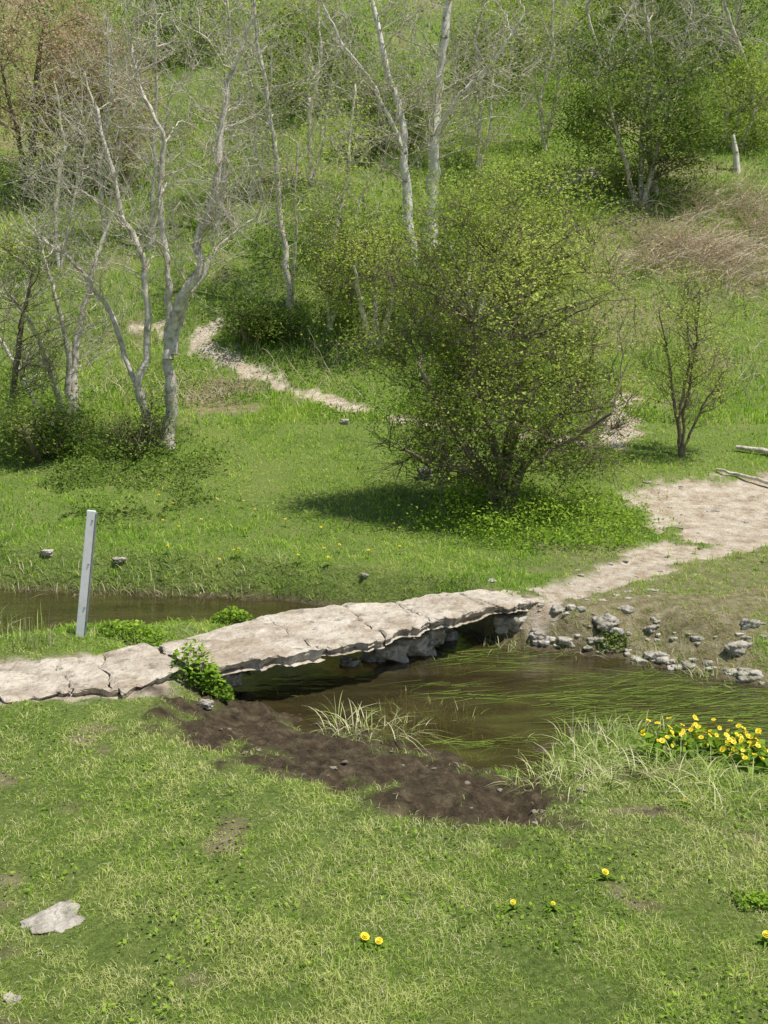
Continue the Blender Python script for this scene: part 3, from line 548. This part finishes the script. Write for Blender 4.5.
sedge(20,645,160,.24,.25,'tall reed clump left of the white post',.4,.25)
sedge(-14,628,120,.32,.2,'reed clump at the left edge of the back stream',.4,.25)
sedge(120,645,130,.12,.3,'grassy sedge clump right of the foot of the white post',.7,.25)
sedge(185,634,70,.1,.2,'sedge clump behind the left end of the bridge',.7,.3)
sedge(575,650,90,.12,.22,'sedge tuft on the far pond bank near the bridge end',.7,.35)
sedge(660,664,90,.12,.22,'sedge tuft in the middle of the far pond bank',.7,.35)
sedge(715,680,90,.12,.22,'sedge tuft on the far pond bank near the right edge',.7,.35)
sedge(205,692,60,.1,.16,'low grass tuft against the left bridge abutment',.7,.15)
for i in range(16):
    a=-20+i*19+random.uniform(-6,6); sedge(a,588+random.uniform(-4,4),50,.15,.22,'pale grass tuft on the far edge of the back stream',.6,.45,'grass tufts along the far edge of the back stream',.007)
def herb(px,py,n,h,rad,label,ls=.045,mat=None):
    x0,y0,_=GW(px,py); z0=hz(x0,y0); p=np.clip(rng.normal(size=(n,3)),-1.5,1.5)*np.array([rad,rad*.7,0]); hg=h*np.exp(-(p[:,0]**2+p[:,1]**2)/(rad*rad*2.5)); p[:,2]=rng.random(n)*hg
    zg=np.maximum(height(x0+p[:,0],y0+p[:,1]),WL)-z0; zf=p[:,2].copy(); p[:,2]+=zg+.01; v,q=leaves(p,ls*(.6+.8*rng.random(n)),1.4,.65)
    o=mk('leafy_plant',v,q,mat=mat or M_lush,attrs={'tint':np.repeat(np.clip(zf/h*.6+.1+rng.normal(0,.15,n),0,1),4)}); o.location=(x0,y0,z0); return tag(o,label,'plant')
herb(203,688,1100,.26,.11,'dark leafy plant growing in the notch at the left end of the bridge',.033,M_lush)
herb(232,622,600,.12,.1,'low leafy plant behind the bridge beside the back stream',.03)
herb(140,640,700,.09,.16,'leafy plant patch right of the white post',.03)
herb(612,645,300,.05,.07,'green plant in a gap of the far pond bank stones',.025,M_dark)
herb(757,905,260,.03,.05,'small leafy weed at the right edge of the foreground grass',.02)
N=2400; px_=rng.uniform(420,800,N); py_=rng.uniform(645,762,N); xy=np.array([P(a,b,WL) for a,b in zip(px_,py_)]); n=fbm(xy[:,0],xy[:,1]*2.5,1.2,3,81)
sw=masks(xy[:,0],xy[:,1])[0]; k=(n>-.02)&(sw<-.03); xy=xy[k]; nn=len(xy); L=.12+.3*rng.random(nn); a=rng.normal(.15,.25,nn)+math.pi*(rng.random(nn)<.5)
t=np.linspace(0,1,5)[None]; bend=rng.normal(0,.12,nn)[:,None]*t**2*L[:,None]
cx=xy[:,0,None]+np.cos(a)[:,None]*L[:,None]*t-np.sin(a)[:,None]*bend; cy=xy[:,1,None]+np.sin(a)[:,None]*L[:,None]*t+np.cos(a)[:,None]*bend
wd=(.0018+.002*rng.random(nn))[:,None]*(1-t*.8); zc=WL+.003+rng.random(nn)[:,None]*.004+0*t
V1=np.stack([np.stack([cx+np.sin(a)[:,None]*wd,cy-np.cos(a)[:,None]*wd,zc],-1),np.stack([cx-np.sin(a)[:,None]*wd,cy+np.cos(a)[:,None]*wd,zc],-1)],2).reshape(-1,3); ii=np.arange(nn*10).reshape(nn,5,2)
tag(mk('water_weed',V1,np.stack([ii[:,:-1,0],ii[:,:-1,1],ii[:,1:,1],ii[:,1:,0]],-1),mat=M_dark,attrs={'tint':np.repeat(rng.uniform(.1,.9,nn),10)}),'long green water weed trailing on the pond surface','water weed',kind='stuff')
def petals(name,n,r,wid,cup,mat,parent,loc,layers=1):
    V=[];q=[]
    for l in range(layers):
        for k in range(n):
            a=2*math.pi*(k+l*.5)/n; rr=r*(1-.3*l); c,s=math.cos(a),math.sin(a); h=cup*(1+l); b=len(V)
            for (rad,ww,zz) in ((.05,.3,0),(.6,1,h*.4),(1,.55,h)):
                for sg in (-1,1): V.append((c*rr*rad-s*sg*wid*ww/2,s*rr*rad+c*sg*wid*ww/2,zz*r+l*r*.1))
            q+=[(b,b+1,b+3,b+2),(b+2,b+3,b+5,b+4)]
    o=mk(name,np.array(V),np.array(q),mat=mat,parent=parent); o.location=loc; return o
def dandelion(px,py,label,h=.05,r=.019,group=None):
    g=GW(px,py); z=g[2]; r_=empty('dandelion',(g[0],g[1],z),label,'flower',group)
    c=np.array([[0,0,-.01],[.003,.002,h*.5],[0,0,h]])[None]; v,q=tubes(c,np.full((1,3),.0018),5); mk('stalk',v,q,mat=M_stem,parent=r_)
    fh=petals('flower_head',20,r,.006,.1,M_yel,r_,(0,0,h),3); fh.rotation_euler=(random.uniform(.1,.5),random.uniform(-.2,.4),0)
    m=9; a=rng.uniform(0,6.28,m); pos=np.zeros((m,3)); v,q=arcs(pos,np.full(m,.04),np.full(m,.01),np.full(m,1.3),5,a); mk('leaves',v,q,mat=M_lush,parent=r_,attrs={'tint':np.full(len(v),.35)})
dandelion(365,948,'yellow dandelion, left one of a touching pair in the foreground grass',.03,.016)
dandelion(379,950,'yellow dandelion, right one of a touching pair in the foreground grass',.028,.013)
dandelion(605,882,'single yellow dandelion in the grass right of centre',.035,.013)
dandelion(513,910,'small yellow dandelion in the grass below the mud',.03,.01)
dandelion(553,913,'tiny yellow dandelion right of the small one below the mud',.028,.008)
dandelion(766,948,'yellow dandelion at the right edge of the foreground',.035,.015)
dandelion(684,808,'tiny yellow dandelion below the marigold bed',.03,.008)
for i in range(26):
    dandelion(random.uniform(150,400),random.uniform(500,572),'tiny yellow meadow flower in the bright grass beyond the stream',.08,.013,'tiny yellow flowers in the grass beyond the stream')
for i in range(8):
    dandelion(random.uniform(640,768),random.uniform(548,572),'tiny yellow meadow flower beside the wide path',.06,.01,'tiny yellow flowers beside the wide path')
def marigold(px,py,n,label,rad=.2):
    g=GW(px,py); x0,y0=g[0],g[1]; z0=max(g[2],WL); r_=empty('marsh_marigold',(x0,y0,z0),label,'flower')
    m=220; p=np.clip(rng.normal(size=(m,3)),-1.7,1.7)*np.array([rad*.6,rad*.4,0]); p[:,2]=.02+.1*rng.random(m); v,q=leaves(p,.045*(.6+.7*rng.random(m)),2.,.9); mk('foliage',v,q,mat=M_lush,parent=r_,attrs={'tint':np.repeat(rng.uniform(.0,.6,m),4)})
    fl0=None
    for i in range(n):
        a=random.uniform(0,6.28); rr=rad*1.1*random.random()**.6; loc=(math.cos(a)*rr,math.sin(a)*rr*.7,.09+.1*random.random())
        if fl0 is None:
            fl0=petals('flower',5,.015,.017,.2,M_yel,r_,loc); f=fl0
            c0=petals('stamens',8,.005,.0035,.5,M_org,fl0,(0,0,.002))
        else:
            f=fl0.copy(); COL.objects.link(f); f.parent=r_; f.location=loc; c=c0.copy(); COL.objects.link(c); c.parent=f
        f.rotation_euler=(random.uniform(.1,.9),random.uniform(-.5,.5),random.uniform(0,6)); s=random.uniform(.65,1.1); f.scale=(s,s,s)
marigold(676,756,36,'yellow marsh marigold plant, leftmost of the three by the water',.18)
marigold(720,760,70,'yellow marsh marigold plant, middle one of the three by the water',.21)
marigold(766,774,64,'yellow marsh marigold plant, the one cut by the right edge of the view',.21)
def log(pts,r,label,name='fallen_branch'):
    c=path_curve([np.array(G(a,b))+np.array((0,0,r*.7)) for a,b in pts],12); c[:,2]+=rng.random(12)*.02; o=c[0].copy(); v,q=tubes((c-o)[None],(r*(1-.5*np.linspace(0,1,12)))[None],8)
    ob=mk(name,v,q,mat=M_pale,smooth=True); ob.location=o; tag(ob,label,'log')
log([(790,462),(765,455),(735,452)],.05,'pale fallen branch lying above the wide path at the right edge')
log([(790,492),(755,482),(715,472)],.03,'thin fallen branch lying on the wide path at the right edge')
g=np.array(G(737,172)); c=path_curve([g-np.array((0,0,.1)),g+np.array((-.05,0,.4)),g+np.array((-.15,0,.8))],8)-g; v,q=tubes(c[None],np.linspace(.09,.04,8)[None],8); ob=mk('tree_stump',v,q,mat=M_birch,smooth=True); ob.location=g; tag(ob,'pale broken stump leaning on the upper right slope','stump')
# ---------------------------------------------------------------- light, camera
sun=Vector((.42,-.14,1.1)).normalized()
ld=bpy.data.lights.new('sun','SUN'); ld.energy=5; ld.angle=math.radians(.5); ld.color=(1,.95,.87); lo=bpy.data.objects.new('sun',ld); COL.objects.link(lo); lo.rotation_euler=sun.to_track_quat('Z','Y').to_euler()
wd_=bpy.data.worlds.new('World'); S.world=wd_; wd_.use_nodes=True; nt=wd_.node_tree; sk=nt.nodes.new('ShaderNodeTexSky'); sk.sky_type='NISHITA'; sk.sun_disc=False; sk.sun_elevation=math.asin(sun.z); sk.sun_rotation=math.atan2(sun.x,sun.y)
bg=nt.nodes['Background']; bg.inputs[1].default_value=.1; nt.links.new(sk.outputs[0],bg.inputs[0])
S.view_settings.view_transform='Standard'; S.view_settings.look='None'; S.view_settings.exposure=0
cd=bpy.data.cameras.new('camera'); co=bpy.data.objects.new('camera',cd); COL.objects.link(co); co.location=(0,0,H); co.rotation_euler=(math.radians(80),0,0)
cd.sensor_fit='VERTICAL'; cd.sensor_height=24; cd.lens=24*F/1024; cd.clip_end=800; S.camera=co
